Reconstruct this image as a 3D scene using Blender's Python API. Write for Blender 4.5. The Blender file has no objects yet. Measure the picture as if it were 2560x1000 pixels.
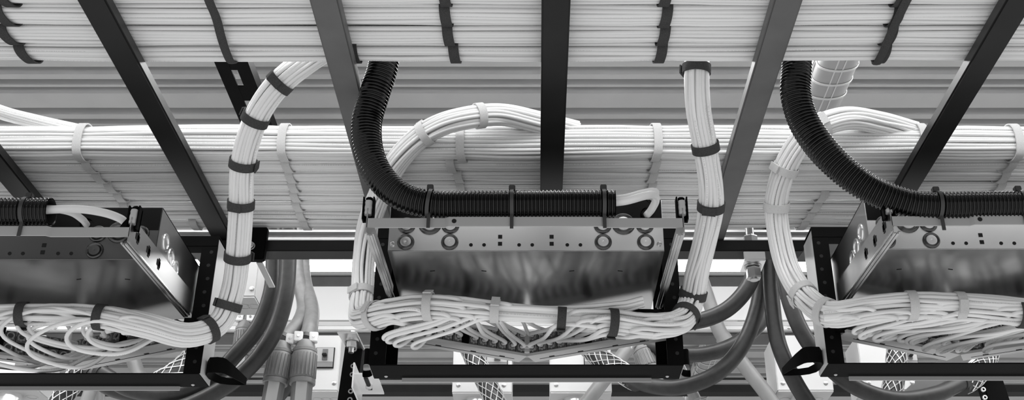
import bpy, bmesh, math, random
import numpy as np
from mathutils import Vector

random.seed(7)
rng = np.random.default_rng(11)
CZ = 1.6                      # eye height of the photographer above the floor
scene = bpy.context.scene
C = scene.collection

# ------------------------------------------------------------------ camera
F_PX, CX, CY = 2870.0, 1340.0, 500.0
PITCH = math.atan(1525.0 / F_PX)
cam_d = bpy.data.cameras.new('camera')
cam_d.sensor_width = 36.0
cam_d.lens = 36.0 * F_PX / 2560.0
cam_d.shift_x = (1280.0 - CX) / 2560.0
cam_d.clip_start = 0.02
cam_d.clip_end = 60
cam = bpy.data.objects.new('camera', cam_d)
cam.location = (0, 0, CZ)
cam.rotation_euler = (math.pi / 2 + PITCH, 0, 0)
C.objects.link(cam)
scene.camera = cam

# ------------------------------------------------------------------ world: even light of a big, brightly lit hall
world = bpy.data.worlds.new('hall_light')
scene.world = world
world.use_nodes = True
bg = world.node_tree.nodes['Background']
bg.inputs[0].default_value = (1, 1, 1, 1)
bg.inputs[1].default_value = 0.80

scene.view_settings.view_transform = 'Standard'
scene.view_settings.look = 'None'
scene.view_settings.gamma = 1.0
scene.view_settings.use_curve_mapping = False
scene.view_settings.exposure = 0.0

# ------------------------------------------------------------------ measuring helpers
_c, _s = math.cos(PITCH), math.sin(PITCH)
def P(u, v, d):
    """world point that lies at distance d (along y) on the sight line measured at u, v of the 2560 x 1000 photograph"""
    x = (u - CX) / F_PX; y = (CY - v) / F_PX
    den = _c - y * _s
    return np.array([x * d / den, d, CZ + d * (_s + y * _c) / den])
def PATH(*pts): return [P(*p) for p in pts]

# ------------------------------------------------------------------ materials (the photograph is black and white)
M = {}
def mat(name, g, rough=0.5, metal=0.0, noise=0.0, nscale=40.0, bump=0.0, bscale=200.0, emit=0.0, spec=0.5, stretch=None, coat=0.0):
    m = bpy.data.materials.new(name); m.use_nodes = True
    nt = m.node_tree; b = nt.nodes['Principled BSDF']
    b.inputs['Base Color'].default_value = (g, g, g, 1)
    b.inputs['Roughness'].default_value = rough
    b.inputs['Metallic'].default_value = metal
    b.inputs['Specular IOR Level'].default_value = spec
    if coat: b.inputs['Coat Weight'].default_value = coat
    if emit:
        b.inputs['Emission Color'].default_value = (1, 1, 1, 1)
        b.inputs['Emission Strength'].default_value = emit
    if noise or bump:
        tc = nt.nodes.new('ShaderNodeTexCoord')
        mp = nt.nodes.new('ShaderNodeMapping')
        nt.links.new(tc.outputs['Object'], mp.inputs[0])
        if stretch: mp.inputs['Scale'].default_value = stretch
    if noise:
        n = nt.nodes.new('ShaderNodeTexNoise'); n.inputs['Scale'].default_value = nscale
        n.inputs['Detail'].default_value = 4
        nt.links.new(mp.outputs[0], n.inputs['Vector'])
        r = nt.nodes.new('ShaderNodeMapRange')
        r.inputs['From Min'].default_value = 0.3; r.inputs['From Max'].default_value = 0.7
        r.inputs['To Min'].default_value = g * (1 - noise); r.inputs['To Max'].default_value = min(1, g * (1 + noise))
        nt.links.new(n.outputs[0], r.inputs[0]); nt.links.new(r.outputs[0], b.inputs['Base Color'])
    if bump:
        n2 = nt.nodes.new('ShaderNodeTexNoise'); n2.inputs['Scale'].default_value = bscale
        nt.links.new(mp.outputs[0], n2.inputs['Vector'])
        bp = nt.nodes.new('ShaderNodeBump'); bp.inputs['Strength'].default_value = bump; bp.inputs['Distance'].default_value = 0.002 if bscale > 50 else 0.012
        nt.links.new(n2.outputs[0], bp.inputs['Height']); nt.links.new(bp.outputs[0], b.inputs['Normal'])
    M[name] = m
    return m

def jacket(name, g, rough=0.5):
    """cable jacket: pale plastic with a faint broken line of printing along its run (x is mapped along the cable in UV)"""
    m = mat(name, g, rough)
    nt = m.node_tree; b = nt.nodes['Principled BSDF']
    uv = nt.nodes.new('ShaderNodeUVMap')
    oi = nt.nodes.new('ShaderNodeObjectInfo')
    sep = nt.nodes.new('ShaderNodeSeparateXYZ'); nt.links.new(uv.outputs[0], sep.inputs[0])
    # u = metres along, v = turn 0..1 ; print sits on a narrow band of v that differs per cable
    def mth(op, a, bb=None, c=None):
        n = nt.nodes.new('ShaderNodeMath'); n.operation = op
        for i, q in enumerate((a, bb, c)):
            if q is None: continue
            if isinstance(q, (int, float)): n.inputs[i].default_value = q
            else: nt.links.new(q, n.inputs[i])
        return n.outputs[0]
    v = mth('FRACT', mth('ADD', sep.outputs[1], oi.outputs['Random']))
    band = mth('LESS_THAN', mth('ABSOLUTE', mth('SUBTRACT', v, 0.5)), 0.045)
    u = mth('ADD', sep.outputs[0], mth('MULTIPLY', oi.outputs['Random'], 7.3))
    run = mth('LESS_THAN', mth('FRACT', mth('MULTIPLY', u, 2.6)), 0.55)
    n = nt.nodes.new('ShaderNodeTexNoise'); n.noise_dimensions = '1D'; n.inputs['Scale'].default_value = 620.0; n.inputs['Detail'].default_value = 1
    nt.links.new(u, n.inputs['W'])
    ink = mth('GREATER_THAN', n.outputs[0], 0.5)
    k = mth('MULTIPLY', mth('MULTIPLY', band, run), mth('MULTIPLY', ink, 0.24))
    tone = mth('ADD', g * 0.94, mth('MULTIPLY', oi.outputs['Random'], g * 0.1))
    nt.links.new(mth('MULTIPLY', tone, mth('SUBTRACT', 1.0, k)), b.inputs['Base Color'])
    return m

jacket('cable_white', 0.80, 0.45)
mat('strap_dark', 0.060, 0.95, noise=0.35, nscale=900, bump=0.6, bscale=1500, spec=0.2)
mat('strap_light', 0.60, 0.9, noise=0.10, nscale=900, bump=0.4, bscale=1500, spec=0.2)
mat('black_paint', 0.0025, 0.55, noise=0.2, nscale=30, spec=0.05)
mat('strut_paint', 0.014, 0.42, noise=0.15, nscale=14, spec=0.3)
mat('strut_grey', 0.11, 0.45, noise=0.12, nscale=14, spec=0.3)
mat('satin_steel', 0.93, 0.30, metal=1.0, bump=0.2, bscale=7)
mat('dark_steel', 0.55, 0.22, metal=1.0, bump=0.22, bscale=6)
mat('side_sheen', 0.55, 0.4)  # pale tone stands in for bright reflections on the glossy black post side
mat('side_steel', 0.50, 0.35, metal=1.0)
mat('box_side', 0.45, 0.36, metal=1.0)
mat('lip_steel', 0.36, 0.45)
mat('tube_black', 0.002, 0.20, spec=0.42)
mat('tie_black', 0.035, 0.4)
mat('deck', 0.37, 0.5, noise=0.05, nscale=8)
mat('white_box', 0.62, 0.5, noise=0.04, nscale=6)
mat('box_grey', 0.45, 0.5, noise=0.05, nscale=8)
mat('power_cable', 0.030, 0.42, noise=0.2, nscale=60, spec=0.35)
mat('power_cable_grey', 0.14, 0.45, noise=0.15, nscale=60)
mat('conduit_zinc', 0.23, 0.42, noise=0.1, nscale=20)
mat('zinc', 0.55, 0.3, metal=1.0)
mat('wire', 0.62, 0.35, metal=0.6)
mat('plug_grey', 0.20, 0.45, noise=0.08, nscale=30)
mat('plug_light', 0.42, 0.45)
mat('clamp_white', 0.85, 0.5)
mat('jack_grey', 0.13, 0.5)
mat('jack_clip', 0.36, 0.4)
mat('panel_grey', 0.50, 0.5)
mat('hole_black', 0.004, 0.8)
mat('breaker', 0.17, 0.4)
mat('rail_alu', 0.5, 0.4, metal=0.6)
mat('dark_reflection_face', 0.16, 0.34, metal=1.0)  # dark reflection on the left box, put into its metal colour
mat('gloss_black', 0.004, 0.2, spec=0.25)
mat('dark_reflection_base', 0.30, 0.26, metal=1.0, bump=0.22, bscale=6)  # the same dark reflection put into the left box's underside colour
mat('ring_shade', 0.10, 0.28, metal=1.0)  # shading round the knockouts, put in as a dark ring colour
mat('lens', 0.27, 0.4)
mat('lens_edge', 0.46, 0.3)
mat('lamp', 0.9, 0.5, emit=11.5)
mat('lamp_fill', 0.9, 0.5, emit=22.0)
mat('lamp_gap', 0.9, 0.5, emit=6.0)
mat('wall', 0.10, 0.7)
mat('panel_white', 0.88, 0.45)

# ------------------------------------------------------------------ mesh helpers
ORG = {}
def unit(a):
    a = np.asarray(a, float); return a / max(1e-12, np.linalg.norm(a))

def resample(pts, n):
    p = np.asarray(pts, float)
    if len(p) == 2: q = np.linspace(p[0], p[1], 40)
    else:
        ext = np.vstack([2 * p[0] - p[1], p, 2 * p[-1] - p[-2]])
        out = []
        for i in range(1, len(ext) - 2):
            p0, p1, p2, p3 = ext[i - 1:i + 3]
            t = np.linspace(0, 1, 24, endpoint=False)[:, None]
            # centripetal-ish: scale tangents by local chord
            L = np.linalg.norm(p2 - p1)
            m1 = (p2 - p0) / (np.linalg.norm(p2 - p1) + np.linalg.norm(p1 - p0) + 1e-9) * L
            m2 = (p3 - p1) / (np.linalg.norm(p3 - p2) + np.linalg.norm(p2 - p1) + 1e-9) * L
            h = (2 * t**3 - 3 * t**2 + 1) * p1 + (t**3 - 2 * t**2 + t) * m1 + (-2 * t**3 + 3 * t**2) * p2 + (t**3 - t**2) * m2
            out.append(h)
        q = np.vstack(out + [p[-1:]])
    seg = np.linalg.norm(np.diff(q, axis=0), axis=1)
    s = np.concatenate([[0], np.cumsum(seg)])
    tt = np.linspace(0, s[-1], n)
    return np.stack([np.interp(tt, s, q[:, k]) for k in range(3)], 1)

def frames(path, up=(0, 0, 1)):
    p = np.asarray(path)
    T = np.gradient(p, axis=0); T /= (np.linalg.norm(T, axis=1)[:, None] + 1e-12)
    u = np.array(up, float)
    if abs(np.dot(u, T[0])) > 0.95: u = np.array([0, 1.0, 0])
    n = unit(u - np.dot(u, T[0]) * T[0])
    N = [n]
    for i in range(1, len(p)):
        n = n - np.dot(n, T[i]) * T[i]; n = unit(n); N.append(n)
    N = np.array(N); B = np.cross(T, N)
    return T, N, B

class MB:
    def __init__(s): s.v = []; s.f = []; s.uv = {}
    def add(s, v, f):
        o = len(s.v); s.v.extend([tuple(map(float, q)) for q in v]); s.f.extend([tuple(i + o for i in q) for q in f]); return s
    def box(s, x0, x1, y0, y1, z0, z1):
        x0, x1 = sorted((x0, x1)); y0, y1 = sorted((y0, y1)); z0, z1 = sorted((z0, z1))
        v = [(x, y, z) for z in (z0, z1) for y in (y0, y1) for x in (x0, x1)]
        return s.add(v, [(0, 2, 3, 1), (4, 5, 7, 6), (0, 1, 5, 4), (2, 6, 7, 3), (0, 4, 6, 2), (1, 3, 7, 5)])
    def hexa(s, lo, hi):
        """four bottom corners (ccw seen from above) and four top corners"""
        return s.add(list(lo) + list(hi), [(3, 2, 1, 0), (4, 5, 6, 7), (0, 1, 5, 4), (1, 2, 6, 5), (2, 3, 7, 6), (3, 0, 4, 7)])
    def beam(s, a, b, w, h, up=(0, 0, 1)):
        a = np.asarray(a, float); b = np.asarray(b, float); t = unit(b - a); u = np.array(up, float)
        u = unit(u - np.dot(u, t) * t); r = np.cross(t, u)
        c = [(-w / 2, -h / 2), (w / 2, -h / 2), (w / 2, h / 2), (-w / 2, h / 2)]
        v = [a + r * x + u * y for x, y in c] + [b + r * x + u * y for x, y in c]
        return s.add(v, [(0, 1, 2, 3), (7, 6, 5, 4), (0, 4, 5, 1), (1, 5, 6, 2), (2, 6, 7, 3), (3, 7, 4, 0)])
    def tube(s, path, r, sides=8, cap=True, up=(0, 0, 1), sx=1.0, sy=1.0, uv=False):
        p = np.asarray(path, float); n = len(p)
        T, N, B = frames(p, up)
        r = np.full(n, r) if np.isscalar(r) else np.asarray(r)
        a = np.linspace(0, 2 * np.pi, sides, endpoint=False)
        V = p[:, None, :] + r[:, None, None] * (sx * np.cos(a)[None, :, None] * N[:, None, :] + sy * np.sin(a)[None, :, None] * B[:, None, :])
        o = len(s.v)
        s.v.extend(map(tuple, V.reshape(-1, 3).tolist()))
        if uv: L = np.concatenate([[0], np.cumsum(np.linalg.norm(np.diff(p, axis=0), axis=1))])
        for i in range(n - 1):
            b0 = o + i * sides; b1 = b0 + sides
            for j in range(sides):
                k = (j + 1) % sides
                if uv: s.uv[len(s.f)] = ((L[i], j / sides), (L[i], (j + 1) / sides), (L[i + 1], (j + 1) / sides), (L[i + 1], j / sides))
                s.f.append((b0 + j, b0 + k, b1 + k, b1 + j))
        if cap:
            s.f.append(tuple(o + j for j in range(sides))[::-1])
            s.f.append(tuple(o + (n - 1) * sides + j for j in range(sides)))
        return s
    def lathe(s, base, axis, prof, sides=20, cap=True):
        base = np.asarray(base, float); t = unit(axis)
        path = [base + t * q[0] for q in prof]
        u = np.array([0, 0, 1.0]) if abs(t[2]) < 0.9 else np.array([0, 1.0, 0])
        n = unit(u - np.dot(u, t) * t); b = np.cross(t, n)
        a = np.linspace(0, 2 * np.pi, sides, endpoint=False)
        o = len(s.v)
        for c, (q, r) in zip(path, prof):
            for ang in a: s.v.append(tuple(c + r * (math.cos(ang) * n + math.sin(ang) * b)))
        for i in range(len(prof) - 1):
            b0 = o + i * sides; b1 = b0 + sides
            for j in range(sides):
                k = (j + 1) % sides
                s.f.append((b0 + j, b0 + k, b1 + k, b1 + j))
        if cap:
            s.f.append(tuple(o + j for j in range(sides))[::-1])
            s.f.append(tuple(o + (len(prof) - 1) * sides + j for j in range(sides)))
        return s
    def ring(s, c, axis, r0, r1, w, sides=28, sq=None, up=None):
        """band of width w around axis; r0 inner, r1 outer; sq = (sx, sy) squash"""
        c = np.asarray(c, float); t = unit(axis)
        u = np.array(up if up is not None else ((0, 0, 1.0) if abs(t[2]) < 0.9 else (0, 1.0, 0)), float)
        n = unit(u - np.dot(u, t) * t); b = np.cross(t, n); sx, sy = sq or (1, 1)
        o = len(s.v)
        for j in range(sides):
            a = 2 * math.pi * j / sides
            d = math.cos(a) * n * sx + math.sin(a) * b * sy
            for rr, q in ((r0, -w / 2), (r1, -w / 2), (r1, w / 2), (r0, w / 2)): s.v.append(tuple(c + d * rr + t * q))
        for j in range(sides):
            k = (j + 1) % sides
            for m in range(4):
                s.f.append((o + 4 * j + m, o + 4 * k + m, o + 4 * k + (m + 1) % 4, o + 4 * j + (m + 1) % 4))
        return s
    def prism(s, poly, fn, a0, a1):
        """poly of 2d points, fn(p, q, a) -> 3d"""
        n = len(poly)
        v = [fn(p, q, a0) for p, q in poly] + [fn(p, q, a1) for p, q in poly]
        f = [tuple(range(n))[::-1], tuple(range(n, 2 * n))] + [(i, (i + 1) % n, n + (i + 1) % n, n + i) for i in range(n)]
        return s.add(v, f)
    def strip_loop(s, pts, fn, a0, a1, th, closed=False):
        """thin strip that follows 2d pts with thickness th, extruded a0..a1"""
        p = np.asarray(pts, float); n = len(p)
        nrm = []
        for i in range(n):
            a = p[i - 1] if (i > 0 or closed) else p[i]
            b = p[(i + 1) % n] if (i < n - 1 or closed) else p[i]
            t = unit(b - a); nrm.append((-t[1], t[0]))
        q = p + np.asarray(nrm) * th
        v = []
        for i in range(n):
            v += [fn(p[i][0], p[i][1], a0), fn(q[i][0], q[i][1], a0), fn(q[i][0], q[i][1], a1), fn(p[i][0], p[i][1], a1)]
        f = []
        for i in range(n if closed else n - 1):
            j = (i + 1) % n
            for m in range(4): f.append((4 * i + m, 4 * i + (m + 1) % 4, 4 * j + (m + 1) % 4, 4 * j + m))
        if not closed: f += [(3, 2, 1, 0), tuple(4 * (n - 1) + m for m in range(4))]
        return s.add(v, f)
    def build(s, name, material, parent=None, smooth=0, bevel=0.0):
        org = ORG[parent.name] if parent is not None else np.zeros(3)
        me = bpy.data.meshes.new(name)
        v = (np.asarray(s.v) - org).tolist()
        me.from_pydata(v, [], s.f)
        if s.uv:
            L = me.uv_layers.new(name='UVMap')
            dat = np.zeros((len(me.loops), 2), np.float32)
            for pi, uvs in s.uv.items():
                ls = me.polygons[pi].loop_start
                dat[ls:ls + 4] = uvs
            L.data.foreach_set('uv', dat.ravel())
        if bevel:
            bm = bmesh.new(); bm.from_mesh(me)
            bmesh.ops.recalc_face_normals(bm, faces=bm.faces)
            bmesh.ops.bevel(bm, geom=list(bm.edges), offset=bevel, segments=2, affect='EDGES', clamp_overlap=True)
            bm.to_mesh(me); bm.free()
        else:
            bm = bmesh.new(); bm.from_mesh(me); bmesh.ops.recalc_face_normals(bm, faces=bm.faces); bm.to_mesh(me); bm.free()
        if smooth or bevel:
            me.shade_smooth(); me.set_sharp_from_angle(angle=math.radians(smooth or 40))
        me.materials.append(M[material])
        o = bpy.data.objects.new(name, me); C.objects.link(o)
        if parent is not None: o.parent = parent
        ORG[o.name] = org
        return o

def tag(o, label=None, cat=None, group=None, kind=None):
    if label: o['label'] = label
    if cat: o['category'] = cat
    if group: o['group'] = group
    if kind: o['kind'] = kind
    return o
def thing(name, loc, label, cat, group=None):
    o = bpy.data.objects.new(name, None); o.empty_display_size = 0.05
    C.objects.link(o); o.location = tuple(float(q) for q in loc); ORG[o.name] = np.array(loc, float)
    return tag(o, label, cat, group)
def inst(src, parent, offset):
    """a copy of a part (shared mesh) under parent, moved by offset from the source's world place"""
    o = src.copy(); C.objects.link(o); o.parent = parent
    so = ORG[src.name] + np.array(src.location)
    o.location = tuple(so + np.asarray(offset) - ORG[parent.name])
    ORG[o.name] = ORG[parent.name]
    return o
def struct(name, mb, material, **k):
    o = mb.build(name, material, None, **k); o['kind'] = 'structure'; return o

# ================================================================== THE SETTING
H_DECK = CZ + 1.70
mb = MB()
per = 0.197
prof = [(-.02, .0), (.08, .0), (.105, .042), (.235, .042), (.26, .006), (.315, .006), (.335, .042), (.40, .042), (.425, 0), (.79, 0), (.83, .05), (.93, .05), (.965, .0)]
ys = []
y0d = 2.505 - per * 28
for k in range(61):
    for a, h in prof: ys.append((y0d + (k + a) * per, H_DECK + h))
n = len(ys)
v = [(-4.5, y, z) for y, z in ys] + [(4.5, y, z) for y, z in ys] + [(-4.5, ys[0][0], H_DECK + .12), (-4.5, ys[-1][0], H_DECK + .12), (4.5, ys[0][0], H_DECK + .12), (4.5, ys[-1][0], H_DECK + .12)]
f = [(i, i + 1, n + i + 1, n + i) for i in range(n - 1)] + [(2 * n, 2 * n + 1, 2 * n + 3, 2 * n + 2)]
mb.add(v, f)
struct('ceiling', mb, 'deck')
struct('wall_back', MB().box(-4.5, 4.5, 8.9, 9.0, 0, H_DECK + .1), 'wall')

# ---- cross struts that carry both cable runs
Z_STR = CZ + .993
W_STR = .0405
pitch_px = 581.4
strut_names = ['dark flat strut at the far left edge, behind the left rack conduit end',
               'dark strut running beneath both cable runs, left of the dark-strapped cable drop',
               'strut with a painted grey reflection beside the upper end of the middle black conduit',
               'dark strut in the middle, behind the middle black conduit',
               'strut with a painted grey reflection just right of the dark-strapped cable drop into the middle rack',
               'dark strut crossing the right black conduit at the far right']
for i in range(6):
    left = -390.4 + pitch_px * i
    d0 = .993 / .7773
    x0 = (left - CX) / F_PX * d0 / (_c - (CY / F_PX) * _s)
    t = thing('cross_strut', (x0 + W_STR / 2, 1.6, Z_STR), strut_names[i], 'strut', 'struts under the cable runs')
    MB().box(x0, x0 + W_STR, .95, 2.075, Z_STR, Z_STR + .020).build('strut_bar', 'strut_grey' if i in (2, 4) else 'strut_paint', t, bevel=.0025)  # two of the black struts carry their reflection as a lighter colour
    MB().box(x0 + .004, x0 + W_STR - .004, 2.0752, 2.078, Z_STR + .002, Z_STR + .018).build('end_cap', 'black_paint', t)

# ---- strut beam that runs behind the racks
t = thing('support_beam', (0, 2.05, CZ + .948), 'long dark strut beam running behind all three racks under the cable run', 'beam')
MB().box(-1.9, 1.9, 2.03, 2.072, CZ + .966, CZ + .990).build('beam_tube', 'strut_paint', t, bevel=.002)
t = thing('side_rail', (0, 2.1, CZ + 1.019), 'grey channel rail along the far edge of the lower cable run', 'rail')
MB().box(-1.9, 1.9, 2.100, 2.106, CZ + 1.014, CZ + 1.042).build('rail_web', 'rail_alu', t)
MB().box(-1.9, 1.9, 2.085, 2.100, CZ + 1.014, CZ + 1.018).build('rail_flange', 'rail_alu', t)
MB().box(-1.9, 1.9, 2.088, 2.100, CZ + 1.036, CZ + 1.041).build('rail_flange', 'rail_alu', t)

# ================================================================== CABLE RUNS
def smooth_noise(n, k, amp):
    q = rng.normal(0, amp, k)
    xs = np.linspace(0, k - 1, n)
    i = np.clip(xs.astype(int), 0, k - 2); f = xs - i; f = f * f * (3 - 2 * f)
    return q[i] * (1 - f) + q[i + 1] * f

def cable_part(path, r, parent, sides=8, material='cable_white', name='cable'):
    return MB().tube(path, r, sides, uv=True).build(name, material, parent, smooth=50)

def super_xy(a, A, B, e=2.5):
    c, q = math.cos(a), math.sin(a)
    return A * math.copysign(abs(c) ** (2 / e), c), B * math.copysign(abs(q) ** (2 / e), q)

def flat_bundle(label, group, yc, zb, A, Bh, cr, straps, half=1.38, n=64, amp=1.0, seed=0):
    """cables gathered into a flattened round bundle that rests on the struts; A, Bh = half width, half height"""
    t = thing('cable_bundle', (0, yc, zb), label, 'cable bundle', group)
    xs = np.linspace(-half, half, n)
    zc = zb + Bh
    # even spacing of cables round the outline
    ang = np.linspace(0, 2 * math.pi, 721)
    pts = np.array([super_xy(a, A - cr, Bh - cr) for a in ang])
    L = np.concatenate([[0], np.cumsum(np.linalg.norm(np.diff(pts, axis=0), axis=1))])
    m = int(L[-1] / (cr * 2.02))
    slots = []
    for k in range(m):
        u = (k + .5 * (seed % 2)) / m * L[-1]
        slots.append((np.interp(u, L, pts[:, 0]), np.interp(u, L, pts[:, 1]), 1))
    inner = np.array([super_xy(a, A - 2.7 * cr, Bh - 2.7 * cr) for a in np.linspace(0, 2 * math.pi, 11)[:-1]])
    slots += [(p, q, 0) for p, q in inner]
    sq = np.ones(n)
    for sx, *_ in straps: sq -= .07 * np.exp(-((xs - sx) / .04) ** 2)
    bow = smooth_noise(n, 8, .0010); lift = np.abs(smooth_noise(n, 8, .0010))
    for oy, oz, outer in slots:
        ny = smooth_noise(n, 11, .0011 * amp); nz = smooth_noise(n, 11, .0008 * amp); dep = abs(rng.normal(0, .0012)) * outer
        r = math.hypot(oy, oz) + 1e-6
        y = yc + bow + (oy * (1 - dep / r) + ny) * sq
        z = np.maximum(zc + lift + (oz * (1 - dep / r) + nz) * sq, zb + cr)
        cable_part(np.stack([xs, y, z], 1), cr * rng.uniform(.97, 1.06), t)
    for sx, material, wd, sk in straps:
        i = int(np.argmin(np.abs(xs - sx)))
        loop = [super_xy(a, A * .965 + .0012, Bh * .985 + .0012) for a in np.linspace(0, 2 * math.pi, 41)[:-1]]
        fn = lambda p, q, a: (sx + a + sk * p / (2 * A), yc + bow[i] + p, zc + lift[i] * .6 + q)
        MB().strip_loop(loop, fn, -wd / 2, wd / 2, -.0020, closed=True).build('strap', material, t, smooth=45)
    return t

def X_at(u, v, d): return float(P(u, v, d)[0])

Z_CAB = CZ + 1.0145
# --- upper (near) run: five bundles; strap places measured per bundle
run1_far = 1.4700
bw1 = .0465
names1 = ['outermost bundle of the near white cable run, along its visible lower edge',
          'second bundle of the near white cable run, counted from its lower edge',
          'third bundle of the near white cable run, counted from its lower edge',
          'fourth bundle of the near white cable run, half cut by the top of the picture',
          'nearest bundle of the near white cable run, just above the top edge']
strap_px1 = [  # (u, v) per bundle, from the far edge toward the camera
    [(68, 135), (886, 130), (1137, 142), (1651, 150), (2205, 140)],
    [(22, 100), (1122, 98), (1659, 108), (2222, 100)],
    [(10, 62), (1115, 55), (1664, 60), (2240, 62)],
    [(5, 20), (1112, 12), (1664, 15), (2256, 20)],
    [(0, -20), (1110, -30), (1664, -30), (2280, -20)]]
for b in range(5):
    yc = run1_far - bw1 * (b + .5)
    st = [(X_at(u, v, yc), 'strap_dark', .0155, (.012 if u < 300 else (-.004 if u > 1500 else .003))) for u, v in strap_px1[b]]
    flat_bundle(names1[b], 'bundles of the near cable run', yc, Z_CAB, .0231, .0195, .00345, st, half=1.2, seed=b)
# the long straps that go round the whole near run
def long_strap(label, pts, w):
    t = thing('cable_strap', np.mean(np.array(pts), 0), label, 'strap', 'long straps round the near cable run')
    p = resample(pts, 40)
    p[:, 2] += smooth_noise(40, 9, .0008)
    MB().tube(p, 1.0, 8, up=(0, 0, 1), sx=.0022, sy=w / 2).build('strap_band', 'strap_dark', t, smooth=50)
    return t
def under(u, v, z=1.010):
    d = 1.0
    for _ in range(30): d = z / ((P(u, v, 1.0)[2] - CZ))
    return P(u, v, d)
long_strap('long grey strap snaking across the underside of the near run, left of middle',
           [under(505, -60), under(522, 0), under(540, 45), under(552, 90), under(565, 130), under(578, 156), P(590, 150, 1.472)], .0135)
long_strap('long grey strap slanting across the underside of the near run at right',
           [under(2300, -60), under(2268, 0), under(2238, 60), under(2212, 120), under(2193, 160), P(2190, 158, 1.472)], .0135)

# --- lower (far) run: eight bundles, the nearest one piled high
bw2 = .0385
y2 = 1.735
ord2 = ['tall nearest bundle of the far white cable run, brightly lit on its side', 'second bundle of the far white cable run, under the bright one',
        'third bundle of the far white cable run, counted from the bright one', 'fourth bundle of the far white cable run, counted from the bright one',
        'fifth bundle of the far white cable run, counted from the bright one', 'sixth bundle of the far white cable run, third from its far edge',
        'seventh bundle of the far white cable run, next to its far edge', 'outermost bundle of the far white cable run, against the grey rail']
col2 = [[(205, 375), (712, 375), (1155, 370), (1638, 370), (2295, 340), (2535, 370)],
        [(228, 405), (722, 405), (1130, 405), (1634, 400), (2515, 395)],
        [(252, 432), (730, 432), (1148, 430), (1628, 425), (2500, 420)],
        [(282, 455), (737, 458), (1154, 455), (1625, 450), (2488, 440)],
        [(306, 478), (742, 483), (1152, 475), (1622, 470), (2470, 460), (2050, 470)],
        [(320, 500), (747, 510), (1150, 500), (2035, 500)],
        [(340, 525), (755, 540), (2020, 530), (2440, 520)],
        [(490, 560), (765, 565), (2005, 560), (2430, 560)]]
for b in range(8):
    yc = y2 + bw2 * (b + .5)
    st = [(X_at(u, v, yc), 'strap_light', .0145, .006 if u < 1400 else -.008) for u, v in col2[b]]
    if b == 0: flat_bundle(ord2[b], 'bundles of the far cable run', yc + .002, Z_CAB, .0215, .0335, .0035, st, amp=1.2)
    else: flat_bundle(ord2[b], 'bundles of the far cable run', yc, Z_CAB, .0191, .0170, .0033, st, seed=b)

# ================================================================== RACKS
D_POST, D_BACK = 1.83, 1.896
RZ = CZ
def screw_at(parent, p, axis, r=.0045, material='zinc', name='screw', h=.003):
    return MB().lathe(p, axis, [(0, r), (h * .6, r), (h, r * .6)], 10).build(name, material, parent, smooth=40)

def d_ring(parent, xs, sgn, wd=1.0):
    """flat-bar cable ring bolted to the outside of a post; xs = outer face, sgn = outward direction"""
    pts = [(0, 0), (.030, -.002), (.040, .012), (.062, .062), (.060, .068), (.020, .066), (.004, .050)]
    pts = [(0.000, 1.852), (.026, 1.850), (.036, 1.858), (.058, 1.912), (.056, 1.918), (.018, 1.914), (.000, 1.894)]
    q = []
    for i in range(len(pts)):
        a = np.array(pts[i]); b = np.array(pts[(i + 1) % len(pts)])
        q += [a * .75 + b * .25, a * .25 + b * .75]
    # the bar is tall where it leaves the post and narrow at its far side
    zr = RZ + .668
    fn = lambda p, y, a: (xs + sgn * (p * wd + .0005), y, zr + a * (.028 - .016 * min(1, max(0, (y - 1.85) / .06))))
    MB().strip_loop(q, fn, 0.0, 1.0, .0018 * sgn, closed=True).build('cable_ring', 'black_paint', parent, smooth=30)

def rack(xc, label, rings):
    ZB, ZT = RZ + .660, RZ + .913
    t = thing('equipment_rack', (xc, 1.86, ZB), label, 'rack', 'small overhead racks')
    for sg in (-1, 1):
        xo = xc + sg * .265
        p = MB()
        p.box(xo, xo - sg * .028, D_POST, D_POST + .0025, ZB, ZT - .018)
        p.box(xo - sg * .003, xo - sg * .040, D_BACK - .0025, D_BACK, ZB, ZT)
        post = p.build('post', 'black_paint', t)
        MB().box(xo, xo - sg * .0025, D_POST + .0026, D_BACK, ZB, ZT - .004).build('side_panel', 'side_sheen', t)
        k0 = MB().lathe((xo - sg * .011, D_POST - .0004, ZB + .02), (0, 1, 0), [(0, .0033), (.0006, .0033)], 12).build('screw_hole', 'hole_black', post)
        for k in range(1, 9):
            o = inst(k0, post, (sg * (-.001 if k % 2 else .001), 0, .0254 * k)); 
        screw_at(post, (xo - sg * .024, D_POST + .050, ZB - .0022), (0, 0, -1), .0032)
    b = MB(); b.box(xc - .2635, xc + .2635, D_POST, D_BACK, ZB - .002, ZB)
    b.box(xc - .2635, xc + .2635, D_BACK - .002, D_BACK, ZB, ZB + .02)
    bar = b.build('bottom_bar', 'black_paint', t)
    MB().box(xc - .215, xc + .215, D_BACK - .004, D_BACK - .001, ZB - .009, ZB - .0021).build('bar_lip', 'lip_steel', bar)
    b = MB(); b.box(xc - .265, xc + .265, D_POST - .001, D_POST + .0015, ZT - .018, ZT)
    b.box(xc - .265, xc + .265, D_POST, D_BACK, ZT, ZT + .002)
    b.build('top_bar', 'black_paint', t)
    for sg in rings: d_ring(t, xc + sg * .265, sg, .36 if abs(xc) < .3 else 1.0)
    # hanger plates from the rack top to the strut beam
    for sg in (-1, 1):
        xx = xc + sg * .22
        h = MB()
        h.hexa([(xx - .03, 1.86, ZT + .002), (xx + .03, 1.86, ZT + .002), (xx + .03, 2.03, ZT + .026), (xx - .03, 2.03, ZT + .026)],
               [(xx - .03, 1.86, ZT + .005), (xx + .03, 1.86, ZT + .005), (xx + .03, 2.03, ZT + .029), (xx - .03, 2.03, ZT + .029)])
        h.build('hanger_plate', 'dark_steel', t)
    return t

XC = [-.827, -.016, .755]
DZ = [-.015, 0.0, .003]          # the racks hang at slightly different heights

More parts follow.
